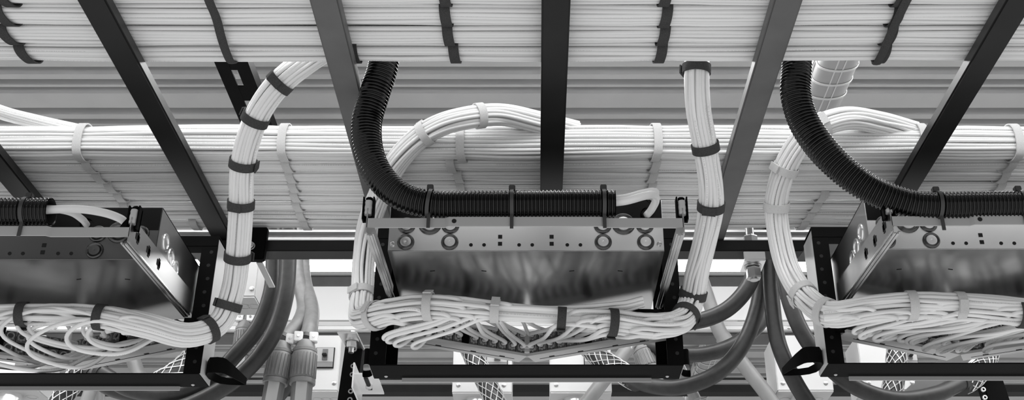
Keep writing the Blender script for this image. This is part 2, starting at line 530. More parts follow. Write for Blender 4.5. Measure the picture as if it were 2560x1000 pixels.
# ---- two-unit junction boxes with knockouts inside the racks
def junction_box(xc, label, face='satin_steel', base='dark_steel'):
    z0, z1 = RZ + .786, RZ + .880
    y0, y1 = 1.654, 1.905
    t = thing('junction_box', (xc, y0, z0), label, 'junction box', 'steel boxes in the racks')
    hw = .2205
    MB().box(xc - hw, xc + hw, y0, y0 + .002, z0 + .002, z1).build('rear_plate', face, t, bevel=.0007)
    MB().box(xc - hw + .001, xc + hw - .001, y0 - .0008, y0 - .0001, z0 + .053, z1 - .001).build('upper_black', 'gloss_black', t)  # black sheet over the upper half of the rear plate
    MB().box(xc - hw, xc + hw, y0 - .001, y1, z0, z0 + .002).build('bottom_plate', base, t, bevel=.0005)
    MB().box(xc - hw, xc + hw, y0 + .002, y1, z1 - .002, z1).build('top_plate', 'black_paint', t)
    for sg in (-1, 1):
        sd = MB().box(xc + sg * hw, xc + sg * (hw - .002), y0 + .002, y1, z0 + .002, z1 - .002).build('side_plate', 'box_side', t)
        for dy, dz in ((.04, .050), (.075, .040), (.105, .032)):
            MB().lathe((xc + sg * hw, y0 + dy, z0 + dz), (sg, 0, 0), [(0, .0155), (.002, .0145), (.002, .0105), (.0005, .010), (.001, 0.0001)], 20, cap=False).build('knockout', 'satin_steel', sd, smooth=50)
    def knock(px, pz, r):
        k = MB().lathe((px, y0, pz), (0, -1, 0), [(0.0002, r * 1.04), (.0026, r * 1.0), (.0034, r * .90), (.0012, r * .74), (.0008, r * .60)], 26, cap=False).build('knockout', 'ring_shade', t, smooth=50)
        MB().lathe((px, y0, pz), (0, -1, 0), [(.0006, r * .70), (.0028, r * .64), (.0034, r * .30), (.0030, r * .1), (.0022, r * .06), (.002, .0001)], 24, cap=False).build('knockout_plug', face, k, smooth=40)
    for dx in (-.1925, -.122, .1235, .1915): knock(xc + dx, z0 + .0165, .0135)
    for dx in (-.1925, -.122, .1235, .1915): knock(xc + dx, z0 + .046, .0140)
    for dx in (-.155, .157): knock(xc + dx, z0 + .049, .0185)
    for dx in (-.088, -.067, -.011, .010, .066, .087):
        MB().lathe((xc + dx, y0 - .0002, z0 + .0115), (0, -1, 0), [(0, .0030), (.0003, .0030)], 14).build('round_hole', 'hole_black', t)
    for dx in (-.0415, .041):
        for dz in (.0125, .0250):
            MB().box(xc + dx - .0033, xc + dx + .0033, y0 - .0006, y0, z0 + dz - .0033 + .001, z0 + dz + .0033 + .001).build('square_hole', 'hole_black', t)
    for sg in (-1, 1): screw_at(t, (xc + sg * .213, y0, z0 + .0125), (0, -1, 0), .0042, 'zinc')
    for k, dx in enumerate((-.155, -.07, .075, .155)):
        a = .3 if k % 2 else -.3
        MB().beam((xc + dx - .004, y0 + .075 - .003 * a, z0 - .0003), (xc + dx + .004, y0 + .075 + .004 * a, z0 - .0003), .0012, .0006).build('stamp_mark', 'hole_black', t)
    return t

# ---- cable support brackets: two side rails and a cross lip that carries the black conduit
def bracket(xc, label, cx=None):
    d0, d1 = 1.504, 1.829
    hw = .2325
    t = thing('conduit_bracket', (xc, d0, RZ + .75), label, 'bracket', 'conduit brackets on the racks')
    zn, zf = RZ + .746, RZ + .764
    for sg in (-1, 1):
        xo = xc + sg * hw
        m = MB()
        m.hexa([(xo - .001, d0, zn), (xo + .001, d0, zn), (xo + .001, d1, zf), (xo - .001, d1, zf)],
               [(xo - .001, d0, zn + .040), (xo + .001, d0, zn + .040), (xo + .001, d1, zf + .040), (xo - .001, d1, zf + .040)])
        rl = m.build('side_rail', 'side_steel', t)
        # rolled lower edge
        f1 = MB()
        for k, (dx, dz) in enumerate(((0, 0), (.003, -.003), (.007, -.0035), (.0095, -.001))):
            a = np.array((xo - sg * dx, d0 + .002, zn + dz)); b = np.array((xo - sg * dx, d1, zf + dz))
            f1.beam(a, b, .0032, .0022)
        f1.build('rolled_edge', 'dark_steel', rl, smooth=30)
        for k, fr in enumerate((.10, .26, .42)):
            y = d0 + .325 * fr; z = zn + .018 * fr + .020
            for wd, hh, dy in ((.016, .010, 0), (.007, .018, .002)):
                MB().box(xo + sg * .0011, xo + sg * .0016, y + dy - wd / 2, y + dy + wd / 2, z - hh / 2, z + hh / 2).build('keyhole_slot', 'hole_black', rl)
        # clip with pale roller at the front corner
        c = MB().box(xo - .0085, xo - .0065, d0 + .002, d0 + .016, RZ + .769, RZ + .806).box(xo + .0065, xo + .0085, d0 + .002, d0 + .016, RZ + .769, RZ + .806).box(xo - .0085, xo + .0085, d0 + .012, d0 + .016, RZ + .769, RZ + .803).build('clip', 'black_paint', t)
        MB().tube(resample([(xo, d0 + .006, RZ + .777), (xo, d0 + .006, RZ + .800)], 8), [.0055, .0062, .0056, .0062, .0062, .0056, .0062, .0055], 14).build('roller', 'lens_edge', c, smooth=50)
        MB().lathe((xo - .005, d0 + .009, RZ + .804), (1, 0, 0), [(0, .003), (.003, .0045), (.007, .0045), (.010, .003)], 12).build('clip_pin', 'black_paint', c, smooth=50)
    # lip: face with a shallow step in the middle
    L = MB()
    outline = [(-hw, 0), (-.118, 0), (-.112, -.004), (.112, -.004), (.118, 0), (hw, 0)]
    L.strip_loop(outline, lambda p, q, a: (xc + p, d0 + q, a), RZ + .754, RZ + .769, .0025)
    L.box(xc - hw, xc + hw, d0 + .0025, d0 + .020, RZ + .766, RZ + .769)
    lip = L.build('lip', 'lip_steel', t, smooth=25)
    MB().lathe((xc - .104, d0 - .0042, RZ + .762), (0, -1, 0), [(0, .0035), (.0004, .0035)], 12).build('slot', 'hole_black', lip)
    return t

# ---- angled patch panels
JACKS = []
def patch_panel(xc, label):
    zb = RZ + .712
    t = thing('patch_panel', (xc, 1.9, zb), label, 'patch panel', 'angled patch panels')
    jk = {-1: [[], []], 1: [[], []]}
    proto = clip = None
    for sg in (-1, 1):
        a = np.array((xc + sg * .228, 1.822)); b = np.array((xc, 1.932))      # rear edge of the underside
        dirv = unit(b - a); nrm = np.array((-sg * -dirv[1], dirv[0] * sg)); nrm = np.array((dirv[1], -dirv[0])) 
        if nrm[1] > 0: nrm = -nrm                                             # points back to the viewer
        Ltot = np.linalg.norm(b - a)
        back = -nrm * .034
        body = MB()
        body.hexa([(*a, zb), (*b, zb), (*(b + back), zb), (*(a + back), zb)], [(*a, zb + .005), (*b, zb + .005), (*(b + back), zb + .005), (*(a + back), zb + .005)])
        body.hexa([(*(a + back * .8), zb + .005), (*(b + back * .8), zb + .005), (*(b + back), zb + .005), (*(a + back), zb + .005)],
                  [(*(a + back * .8), zb + .052), (*(b + back * .8), zb + .052), (*(b + back), zb + .052), (*(a + back), zb + .052)])
        bd = body.build('panel_half', 'panel_grey', t)
        m = a * .5 + b * .5 + back * .62
        la = a + back * .62; lb = b + back * .62
        MB().beam((*(la * .88 + lb * .12), zb - .0002), (*(la * .06 + lb * .94), zb - .0002), .0012, .0005).build('seam', 'hole_black', bd)
        for fr in (.16, .36, .62, .84):
            c = la * (1 - fr) + lb * fr - back * .10
            MB().beam((*(c - dirv * .005), zb - .0004), (*(c + dirv * .005), zb - .0004), .0026, .0007).build('latch_slot', 'hole_black', bd)
        # six-way jack blocks, two rows
        for row in (0, 1):
            for k in range(12):
                s = .020 + (k + .5) * .0183 + (.011 if k >= 6 else 0)
                c = a + dirv * s - nrm * .004
                z = zb + .0155 + row * .0215
                J = np.array((c[0], c[1], z)); R = np.array((nrm[0], nrm[1], 0)); D = np.array((dirv[0], dirv[1], 0))
                h = .0086
                q = [J - D * h - np.array((0, 0, h + .001)), J + D * h - np.array((0, 0, h + .001)), J + D * h - R * .022 - np.array((0, 0, h + .001)), J - D * h - R * .022 - np.array((0, 0, h + .001))]
                o = MB().hexa(q, [p + np.array((0, 0, 2 * h + .002)) for p in q]).build('jack', 'jack_grey', t)
                # round strain relief with its fork
                ca = J + R * .0005
                cl = MB()
                cl.lathe(ca, R, [(0, .0072), (.005, .0066), (.005, .0048), (.001, .0046)], 12, cap=False)
                cl.beam(ca + R * .004 - D * .006 - np.array((0, 0, .0055)), ca + R * .004 + D * .006 - np.array((0, 0, .0055)), .002, .002)
                cl.beam(ca + R * .004 - np.array((0, 0, .0055)), ca + R * .004 - np.array((0, 0, .0085)), .002, .002, up=(1, 0, 0))
                cl.build('strain_relief', 'jack_clip', o, smooth=40)
                jk[sg][row].append((J + R * .001, R))
        for s in (.020 + 6 * .0183 + .0055,):
            c = a + dirv * s - nrm * .006
            MB().beam((*c, zb + .006), (*c, zb + .05), .0105, .016, up=(*nrm, 0)).build('divider', 'black_paint', t)
    # mounting ears
    for sg in (-1, 1):
        MB().box(xc + sg * .226, xc + sg * .244, 1.827, 1.829, zb + .001, zb + .046).build('mounting_ear', 'black_paint', t)
    # bent rear support rod
    zr = RZ + .728
    rod = [(xc - .243, 1.826, zr - .010), (xc - .236, 1.800, zr - .008), (xc - .222, 1.772, zr), (xc - .205, 1.768, zr + .002), (xc + .205, 1.768, zr + .002), (xc + .222, 1.772, zr), (xc + .236, 1.800, zr - .008), (xc + .243, 1.826, zr - .010)]
    MB().tube(resample(rod, 60), .0042, 8).build('support_rod', 'black_paint', t, smooth=50)
    JACKS.append(jk)
    return t


RZ = CZ + DZ[0]
rack(XC[0], 'left overhead rack with black posts, partly cut by the picture edge', (1,))
junction_box(XC[0], 'steel junction box with a painted dark reflection in the left rack', 'dark_reflection_face', 'dark_reflection_base')
bracket(XC[0], 'steel conduit bracket hanging off the left rack')
patch_panel(XC[0], 'angled patch panel full of looped white cables in the left rack')
RZ = CZ + DZ[1]
rack(XC[1], 'middle overhead rack with black posts and bottom bar, complete in view', (-1, 1))
junction_box(XC[1], 'steel junction box with round knockouts in the middle rack')
bracket(XC[1], 'steel conduit bracket across the middle rack, under the black conduit')
patch_panel(XC[1], 'angled patch panel with two rows of grey jacks in the middle rack')
RZ = CZ + DZ[2]
rack(XC[2], 'right overhead rack with sheen painted on its outer side and black bottom bar', (-1,))
junction_box(XC[2], 'steel junction box with round knockouts in the right rack')
bracket(XC[2], 'steel conduit bracket hanging off the right rack')
patch_panel(XC[2], 'angled patch panel with hanging cable loops in the right rack')

# ================================================================== CABLE DROPS INTO THE RACKS
def drop(label, pts, targets, straps, scale, strap_r=.0205, cr=.0034, n=150, group='cable drops into the racks', turn_at=.55):
    """targets: list of (jack point, back direction, exit x); cables beyond the targets run the full length"""
    path = resample(pts, n)
    t = thing('cable_bundle', path[n // 2], label, 'cable bundle', group)
    T, N, B = frames(path, (0, 1, 0))
    sc = np.interp(np.linspace(0, 1, n), np.linspace(0, 1, len(scale)), scale)
    slots = [(.0195, 2 * math.pi * k / 18) for k in range(18)] + [(.0128, 2 * math.pi * (k + .5) / 12) for k in range(12)]
    # cables on the underside and the near side leave the bundle first
    def low(si, i=min(n - 20, int(n * turn_at) + 20)):
        R, a0 = slots[si]; a = a0 + 1.1 * i / n
        o = R * (math.cos(a) * N[i] + math.sin(a) * B[i])
        return o[1] * .55 + o[2] * .83 + random.uniform(-.004, .004)
    order = sorted(range(len(slots)), key=low)
    # how many cables are still in the bundle at each sample -> it slims as they leave
    ends = np.full(len(slots), n)
    x = path[:, 0]
    turn = int(n * turn_at)
    sgn = 1 if path[-1, 0] > path[turn, 0] else -1
    for k, tg in enumerate(targets[:len(slots)]):
        idx = np.where(sgn * (x[turn:] - tg[2]) > 0)[0]
        ends[order[k]] = turn + (idx[0] if len(idx) else n - turn)
    left = np.array([(ends > i).sum() for i in range(n)]) / len(slots)
    slim = np.sqrt(np.clip(left, .12, 1)) * .75 + .25
    tw = np.linspace(0, 1.1, n)
    for k, si in enumerate(order):
        R, a0 = slots[si]
        e = int(min(ends[si], n))
        wob = smooth_noise(n, 14, .09); wr = smooth_noise(n, 14, .0009)
        a = a0 + tw + wob
        rr = (R + wr) * sc * slim
        q = path + N * (np.cos(a) * rr)[:, None] + B * (np.sin(a) * rr)[:, None]
        q = q[:e]
        if k < len(targets) and e < n:
            J, Rd, ex, mode, dl, hang = targets[k]
            E = q[-1]
            ctrl = [q[-8], q[-4], E]
            if mode == 'tuck':         # long slack strand that turns back close to the panel
                ro = .011
                tip = np.array((J[0] + sgn * dl, J[1] - .036, J[2] - hang))
                ctrl += [E * .62 + tip * .38 + np.array((0, -.002, -.003)), tip + np.array((-sgn * ro * 1.3, -.012, .004)), tip, tip + np.array((-sgn * ro * 1.1, .011, -.001))]
            elif mode == 'hairpin':      # runs past its jack, turns back and plugs in from beyond
                ro = min(.026, .008 + abs(dl) * .085)
                tip = np.array((J[0] + sgn * dl, min(E[1], J[1] - .06) + .012, J[2] - hang + ro))
                ctrl += [E * .5 + tip * .5 + np.array((0, -.010, ro * .8)), tip + np.array((-sgn * ro * .75, -.003, ro * .8)), tip, tip + np.array((-sgn * ro * .75, .008, -ro * .8)),
                         np.array((J[0] + sgn * dl * .42, J[1] - .040, J[2] - hang * .80))]
            else:
                m = E * .5 + J * .5
                ctrl += [E + np.array((sgn * .016, -.003, -.004)), E * .45 + J * .55 + np.array((sgn * .006, -.010, -random.uniform(.002, .010)))]
            ctrl += [J + Rd * .020 + np.array((0, 0, -.003)), J + Rd * .004]
            tail = resample(ctrl, 56)
            for _ in range(7 if mode != 'direct' else 3):      # a stiff cable has no sharp corners
                tail[1:-1] = .25 * tail[:-2] + .5 * tail[1:-1] + .25 * tail[2:]
            q = np.vstack([q[:-8], tail])
        cable_part(q, cr * rng.uniform(.97, 1.04), t, 8)
    for fr, material, *extra in straps:
        i = int(np.clip(fr, 0, 1) * (n - 1)); r = strap_r * sc[i] * slim[i] + cr * .9
        w = extra[0] if extra else .0145
        m = MB().ring(path[i], T[i], r, r + .0022, w, 30, up=(0, 1, .3))
        m.ring(path[i] + T[i] * .001, T[i], r + .0022, r + .0036, w * .96, 30, up=(0, 1, .3)) if False else None
        m.build('strap', material, t, smooth=40)
        # folded-over tail of the strap
        d = unit(N[i] * math.cos(2.4 + i) + B[i] * math.sin(2.4 + i)); g = unit(np.cross(T[i], d))
        MB().beam(path[i] + d * (r + .003) - g * .010, path[i] + d * (r + .0034) + g * .012, w * .95, .0022, up=d).build('strap_tail', material, t)
    return t

def near_frac(pts, u, v, n=600):
    """fraction of the path length that passes closest to the sight line at u, v"""
    p = resample(pts, n)
    rel = p - np.array((0, 0, CZ))
    fy = rel[:, 1] * _c + rel[:, 2] * _s; up = -rel[:, 1] * _s + rel[:, 2] * _c
    U = CX + F_PX * rel[:, 0] / fy; V = CY - F_PX * up / fy
    return int(np.argmin((U - u) ** 2 + (V - v) ** 2)) / (n - 1)

def direct(ri, half, rows, ks, sg):
    out = []
    for row in rows:
        for k in ks:
            J, R = JACKS[ri][half][row][k]
            out.append((J, R, J[0] - sg * random.uniform(.035, .085), 'direct', 0, 0))
    return out
def hairpin(ri, half, rows, ks, sg, dl, hang, mode='hairpin'):
    out = []
    for row in rows:
        for k in ks:
            J, R = JACKS[ri][half][row][k]
            d = random.uniform(*dl)
            out.append((J, R, J[0] + sg * (d - random.uniform(.11, .15)), mode, d, random.uniform(*hang)))
    return out

# A: into the left rack, dark straps
pa = PATH((850, 100, 1.50), (770, 150, 1.50), (692, 215, 1.52), (637, 300, 1.56), (607, 410, 1.62), (602, 520, 1.68), (594, 640, 1.735), (581, 730, 1.785), (548, 808, 1.80), (470, 838, 1.775),
          (370, 815, 1.75), (250, 793, 1.745), (130, 787, 1.745), (30, 787, 1.745), (-150, 795, 1.745), (-420, 800, 1.75), (-640, 798, 1.78), (-720, 740, 1.86), (-735, 640, 1.88), (-740, 560, 1.88))
tg = hairpin(0, 1, (0,), range(0, 12), -1, (.08, .27), (.030, .072)) + direct(0, 1, (1,), range(3, 12, 2), -1)
drop('white cable drop with dark straps bending into the left rack', pa, tg[:20],
     [(near_frac(pa, *q), 'strap_dark') for q in ((692, 210), (636, 300), (605, 410), (602, 520), (593, 645), (566, 765), (512, 838), (245, 792), (45, 787))],
     [.86, .86, .84, .84, .88, .98, 1.06, 1.08, 1.08, 1.0, .9], n=190, turn_at=.42)
# B: from the far run, over an arch, into the middle rack from its left, pale straps
pb = PATH((1440, 330, 1.765), (1340, 306, 1.73), (1255, 288, 1.71), (1180, 292, 1.69), (1105, 312, 1.70), (1042, 350, 1.72), (985, 415, 1.76), (945, 495, 1.82), (918, 580, 1.88), (908, 660, 1.905), (906, 735, 1.905), (903, 790, 1.87),
          (935, 790, 1.795), (990, 775, 1.765), (1072, 766, 1.75), (1240, 778, 1.745), (1400, 788, 1.745), (1560, 775, 1.745), (1612, 762, 1.742))
tg = direct(1, -1, (0, 1), range(2, 12), 1) + direct(1, 1, (1,), (11, 9, 7), 1)
drop('white cable drop with pale straps arching out of the far run into the middle rack', pb, tg[:24],
     [(near_frac(pb, *q), 'strap_light') for q in ((1195, 288), (1060, 335), (905, 742), (940, 788), (1074, 767), (1246, 778))],
     [.85, .85, .86, .88, .9, .95, 1.0, 1.05, 1.05, 1.0])
# C: from the near run into the middle rack from its right, dark straps
pc = PATH((1748, 100, 1.50), (1741, 175, 1.50), (1745, 270, 1.53), (1764, 370, 1.58), (1777, 450, 1.62), (1777, 520, 1.66), (1762, 600, 1.71), (1742, 680, 1.77), (1730, 745, 1.815), (1702, 803, 1.795), (1620, 815, 1.757),
          (1530, 806, 1.742), (1400, 796, 1.738), (1240, 786, 1.738), (1100, 782, 1.74))
tg = direct(1, 1, (0, 1), range(1, 12), -1) + hairpin(1, -1, (0, 1), (1, 0, 2), -1, (.026, .042), (.036, .054), 'tuck')[:5]
drop('white cable drop with dark straps entering the middle rack from its right', pc, tg[:30],
     [(near_frac(pc, *q), 'strap_dark') for q in ((1741, 180), (1765, 372), (1777, 515), (1730, 738), (1712, 790), (1528, 800), (1398, 795))],
     [.86, .86, .84, .86, .88, .95, 1.04, 1.08, 1.05, 1.0])
# D: from the far run into the right rack, pale straps
pd = PATH((2290, 332, 1.765), (2200, 308, 1.73), (2110, 297, 1.70), (2030, 327, 1.70), (1985, 380, 1.73), (1953, 450, 1.77), (1941, 520, 1.81), (1950, 600, 1.84), (1973, 680, 1.85), (2016, 745, 1.82), (2080, 785, 1.775),
          (2180, 772, 1.75), (2270, 764, 1.745), (2400, 766, 1.745), (2520, 774, 1.745), (2700, 790, 1.745), (2900, 800, 1.745))
tg = direct(2, -1, (1,), range(1, 12, 2), 1)
drop('white cable drop with pale straps swinging into the right rack', pd, tg[:22],
     [(near_frac(pd, *q), 'strap_light') for q in ((2048, 310), (1955, 430), (1940, 520), (2008, 740), (2070, 785), (2280, 764), (2408, 766))],
     [.85, .85, .88, .9, .92, .98, 1.02, 1.02, 1.02, 1.0])

# F: from beyond the right picture edge into the right rack, with hanging loops at its jacks
dx = XC[2] - XC[1]
pf = [np.array((q[0] + dx, q[1], q[2])) for q in pc[6:11]] + PATH((2640, 795, 1.742), (2552, 786, 1.742), (2400, 776, 1.738), (2270, 772, 1.738), (2180, 776, 1.742), (2110, 786, 1.745), (2060, 790, 1.75))
tg = hairpin(2, -1, (0,), range(11, -1, -1), -1, (.024, .05), (.014, .034), 'tuck') + hairpin(2, -1, (1,), (10, 7, 4, 2, 1), -1, (.02, .05), (.02, .04), 'tuck') + hairpin(2, 1, (0,), range(4, 12), -1, (.02, .05), (.016, .034), 'tuck')
drop('white cables with a dark strap entering the right rack from the picture edge', pf, tg[:25], [(near_frac(pf, 2552, 786), 'strap_dark', .018)], [.9, 1.0, 1.05, 1.0, .9], turn_at=.30)

# cables that join the far run at the left edge
pe = PATH((-760, -60, 1.75), (-500, 110, 1.73), (-260, 205, 1.73), (-120, 232, 1.735), (0, 280, 1.745), (100, 306, 1.755), (200, 328, 1.765), (300, 350, 1.77))
drop('white cables sweeping down onto the far run at the left picture edge', pe, [], [], [.75, .7, .6, .5, .45], n=70)

# ================================================================== BLACK CORRUGATED CONDUITS
def corrugated(label, pts, r, ties, pitch=.0056, big=1.13):
    L = np.sum(np.linalg.norm(np.diff(resample(pts, 200), axis=0), axis=1))
    nr = int(L / pitch)
    base = resample(pts, nr * 6 + 1)
    prof = [1.0, 1.0, .94, .87, .87, .94]
    swell = np.interp(np.linspace(0, 1, len(base)), [0, .3, .55, 1], [big, big, 1, 1])
    rr = np.array([r * prof[i % 6] for i in range(len(base))]) * swell
    t = thing('corrugated_conduit', base[len(base) // 2], label, 'conduit', 'black corrugated conduits')
    m = MB().tube(base, rr, 24, cap=False)
    m.build('conduit_tube', 'tube_black', t, smooth=60)
    T, N, B = frames(base)
    # dark inside wall so the open end reads as a pipe
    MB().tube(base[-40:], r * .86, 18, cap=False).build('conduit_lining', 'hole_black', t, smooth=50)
    for u, v in ties:
        i = int(near_frac(pts, u, v) * (len(base) - 1))
        c = base[i]
        tie = MB().ring(c, T[i], r * 1.01, r * 1.07, .0055, 28).build('cable_tie', 'tie_black', t, smooth=40)
        MB().box(c[0] - .0048, c[0] + .0048, c[1] - .006, c[1] + .004, c[2] + r * 1.0, c[2] + r * 1.0 + .009).build('tie_head', 'tie_black', tie, bevel=.001)
        MB().box(c[0] - .0026, c[0] + .0026, c[1] - .0078, c[1] - .0062, c[2] - r - .022, c[2] - r * .55).build('tie_tail', 'tie_black', tie)
    return t
RC = .0212
pt1 = PATH((966, 90, 1.50), (958, 165, 1.50), (935, 240, 1.505), (917, 305, 1.51), (920, 375, 1.51), (948, 440, 1.508), (1003, 490, 1.506), (1078, 510, 1.505), (1180, 511, 1.505), (1280, 511, 1.505), (1400, 510, 1.505), (1538, 510, 1.505))
corrugated('black corrugated conduit dropping from the near run onto the middle rack', pt1, RC, ((1075, 510), (1280, 511), (1510, 510)))
pt2 = PATH((1990, 90, 1.50), (1992, 165, 1.50), (1990, 240, 1.505), (2015, 315, 1.51), (2080, 400, 1.51), (2170, 470, 1.508), (2270, 508, 1.506), (2345, 515, 1.505), (2450, 514, 1.505), (2560, 513, 1.505), (2800, 512, 1.505))
corrugated('black corrugated conduit dropping from the near run onto the right rack', pt2, RC, ((2345, 515), (2552, 513)))
pt3 = [np.array((q[0] - .811, q[1], q[2] - (.011 if i > 3 else 0))) for i, q in enumerate(pt1[:8])] + PATH((-200, 529, 1.505), (0, 530, 1.505), (128, 530, 1.505))
corrugated('open end of a black corrugated conduit above the left rack', pt3, RC, ((66, 530),), big=1.0)

def feed(label, pts, r=.0062, group='feed cables out of the conduits'):
    p = resample(pts, 60)
    t = thing('feed_cable', p[30], label, 'cable', group)
    MB().tube(p, r, 12, uv=True).build('cable_jacket', 'cable_white', t, smooth=50)
    MB().lathe(p[-1] - unit(p[-1] - p[-2]) * .004, unit(p[-1] - p[-2]), [(0, r * 1.9), (.004, r * 1.9), (.006, r * 1.3)], 18, cap=False).build('gland_ring', 'black_paint', t, smooth=50)
    return t
feed('white feed cable looping back from the middle conduit into the box', PATH((1500, 508, 1.505), (1560, 503, 1.505), (1610, 490, 1.52), (1634, 487, 1.56), (1640, 500, 1.60), (1628, 525, 1.64), (1617, 538, 1.655)))
feed('upper white feed cable bent over at the end of the middle conduit', PATH((1500, 500, 1.505), (1560, 495, 1.51), (1600, 484, 1.53), (1630, 478, 1.57), (1640, 482, 1.62), (1630, 495, 1.655)), .0055)
feed('white feed cable from the left conduit ending at the bracket corner', PATH((90, 528, 1.505), (130, 524, 1.505), (200, 523, 1.52), (260, 532, 1.535), (300, 546, 1.545), (318, 560, 1.55)))
feed('short white feed cable from the left conduit bending into the box', PATH((90, 522, 1.51), (130, 522, 1.515), (175, 530, 1.55), (205, 548, 1.61), (217, 562, 1.655)), .0055)

# ================================================================== BEAM HARDWARE
def hexnut(mb, c, r, h): return mb.lathe((c[0], c[1], c[2]), (0, 0, 1), [(0, r * .93), (h * .12, r), (h * .88, r), (h, r * .93)], 6)
b0 = P(1872, 600, 2.05)
t = thing('threaded_hanger', (b0[0], 2.05, CZ + .925), 'threaded hanger rod with big hex nuts through the support beam', 'hanger')
MB().lathe((b0[0] + .003, 2.05, CZ + .912), (0, 0, 1), [(0, .0085), (.150, .0085)], 14).build('rod', 'zinc', t, smooth=40)
hexnut(MB(), (b0[0] + .003, 2.05, CZ + .9905), .0150, .016).build('nut', 'zinc', t)
hexnut(MB(), (b0[0] + .003, 2.05, CZ + .915), .0150, .022).build('nut', 'zinc', t)
MB().lathe((b0[0] + .003, 2.05, CZ + .9385), (0, 0, 1), [(0, .017), (.003, .017)], 18).build('washer', 'zinc', t, smooth=40)
w = MB(); w.box(b0[0] - .018, b0[0] + .024, 2.024, 2.0275, CZ + .946, CZ + .962); w.box(b0[0] - .018, b0[0] + .024, 2.024, 2.078, CZ + .942, CZ + .9455)
w.build('channel_washer', 'satin_steel', t, bevel=.0008)

t = thing('beam_clamp', P(630, 655, 2.02), 'black beam clamp with a bolt beside the left cable drop', 'clamp')
a = P(597, 575, 2.02); b = P(662, 653, 2.02)
MB().box(a[0], b[0], 2.010, 2.026, b[2], a[2] + .002).build('clamp_plate', 'black_paint', t, bevel=.002)
c = P(628, 617, 2.012)
MB().lathe((c[0], 2.010, c[2]), (0, -1, 0), [(0, .0085), (.002, .0085), (.0021, .0075), (.008, .0072), (.009, .006)], 16).build('bolt', 'zinc', t, smooth=40)
q = P(641, 656, 2.03); q2 = P(668, 690, 2.12)
MB().hexa([(q[0], 2.03, q[2] - .001), (q[0] + .012, 2.03, q[2] - .001), (q[0] + .012, 2.15, q[2] - .001), (q[0], 2.15, q[2] - .001)],
          [(q[0], 2.03, q[2] + .002), (q[0] + .012, 2.03, q[2] + .002), (q[0] + .012, 2.15, q[2] + .002), (q[0], 2.15, q[2] + .002)]).build('clamp_leg', 'lip_steel', t)

t = thing('hanger_bracket', P(2120, 575, 1.98), 'pale folded steel bracket behind the top of the right rack', 'bracket')
a = P(1996, 560, 2.0); b = P(2046, 592, 2.0)
MB().box(a[0], b[0] + .01, 2.09, 2.094, CZ + .985, CZ + 1.012).build('bracket_plate', 'satin_steel', t, bevel=.0006)
MB().box(a[0], b[0] + .01, 2.076, 2.094, CZ + .9905, CZ + .9935).build('bracket_foot', 'satin_steel', t)

# slotted channel between the near run and the deck
t = thing('slotted_channel', P(590, 200, 2.2), 'dark slotted channel under the ceiling deck, behind the left cable drop', 'channel')
zc = CZ + 1.45
xL = X_at(538, 160, 1.45 / .693)
ch = MB(); ch.box(xL, xL + .030, 1.9, 2.75, zc, zc + .004); ch.box(xL, xL + .003, 1.9, 2.75, zc + .004, zc + .03)
ch.build('channel_web', 'black_paint', t)
ch = MB(); ch.box(xL + .044, xL + .074, 1.9, 2.75, zc, zc + .004); ch.box(xL + .071, xL + .074, 1.9, 2.75, zc + .004, zc + .03)
ch.build('channel_web', 'black_paint', t)
for k in range(7):
    yy = 1.93 + k * .125
    MB().box(xL + .0302, xL + .0438, yy, yy + .060, zc + .0005, zc + .0035).build('slot_bridge', 'black_paint', t)

# ================================================================== LAMPS
def linear_lamp(d, z, w, label, x0=-3.0, x1=3.0, glow='lamp'):
    t = thing('linear_lamp', (0, d, CZ + z), label, 'lamp', 'long ceiling lamps')
    MB().box(x0, x1, d - w / 2 - .008, d + w / 2 + .008, CZ + z + .004, CZ + z + .05).build('housing', 'white_box', t, bevel=.002)
    MB().box(x0 + .01, x1 - .01, d - w / 2, d + w / 2, CZ + z, CZ + z + .0038).build('diffuser', glow, t)
    return t
linear_lamp(3.655, 1.690, .15, 'long bright ceiling lamp seen under the support beam')
linear_lamp(4.93, 1.645, .05, 'thin far ceiling lamp low in the picture')
linear_lamp(.85, 1.66, .28, 'added unseen lamp above the aisle, brightening the side of the far run')  # added out of view to light the near side of the far run
linear_lamp(2.29, 1.66, .13, 'added unseen lamp above the near cable run, brightening the white panels', glow='lamp_fill')  # added out of view to brighten the cover panels and tap-off boxes
linear_lamp(1.64, 1.66, .09, 'slim ceiling lamp above the gap between the two cable runs', glow='lamp_gap')

def tight_lamp(x, y0, y1, z, label):
    t = thing('sealed_lamp', (x, (y0 + y1) / 2, CZ + z), label, 'lamp', 'sealed unlit lamps under the deck')
    hw, hh = .050, .030
    sec = [(-hw, hh)] + [(-hw * math.cos(a) if False else hw * math.cos(math.pi + a), hh - hh * math.sin(a) ** .7) for a in np.linspace(.0, math.pi, 15)] + [(hw, hh)]
    MB().prism(sec, lambda p, q, a: (x + p, a, CZ + z + q), y0, y1).build('lens', 'lens', t, smooth=35)
    MB().box(x - hw - .006, x + hw + .006, y0 - .01, y1 + .01, CZ + z + hh, CZ + z + hh + .03).build('lamp_body', 'box_grey', t, bevel=.003)
    for dx in (-.009, .009): MB().beam((x + dx, y0, CZ + z + .0005), (x + dx, y1, CZ + z + .0005), .003, .003).build('lens_ridge', 'lens_edge', t)
    for k in range(int((y1 - y0) / .062)):
        yy = y0 + .03 + k * .062
        sec2 = [(p * 1.02, q - .0015) for p, q in sec[1:-1]]
        MB().strip_loop(sec2, lambda p, q, a: (x + p, a, CZ + z + q), yy, yy + .007, -.0015).build('lens_rib', 'lens_edge', t, smooth=35)
    for sg in (-1, 1):
        MB().box(x + sg * (hw + .002), x + sg * (hw + .008), (y0 + y1) / 2 - .02, (y0 + y1) / 2 + .02, CZ + z + .03, CZ + z + .055).build('lamp_clip', 'zinc', t)
    return t
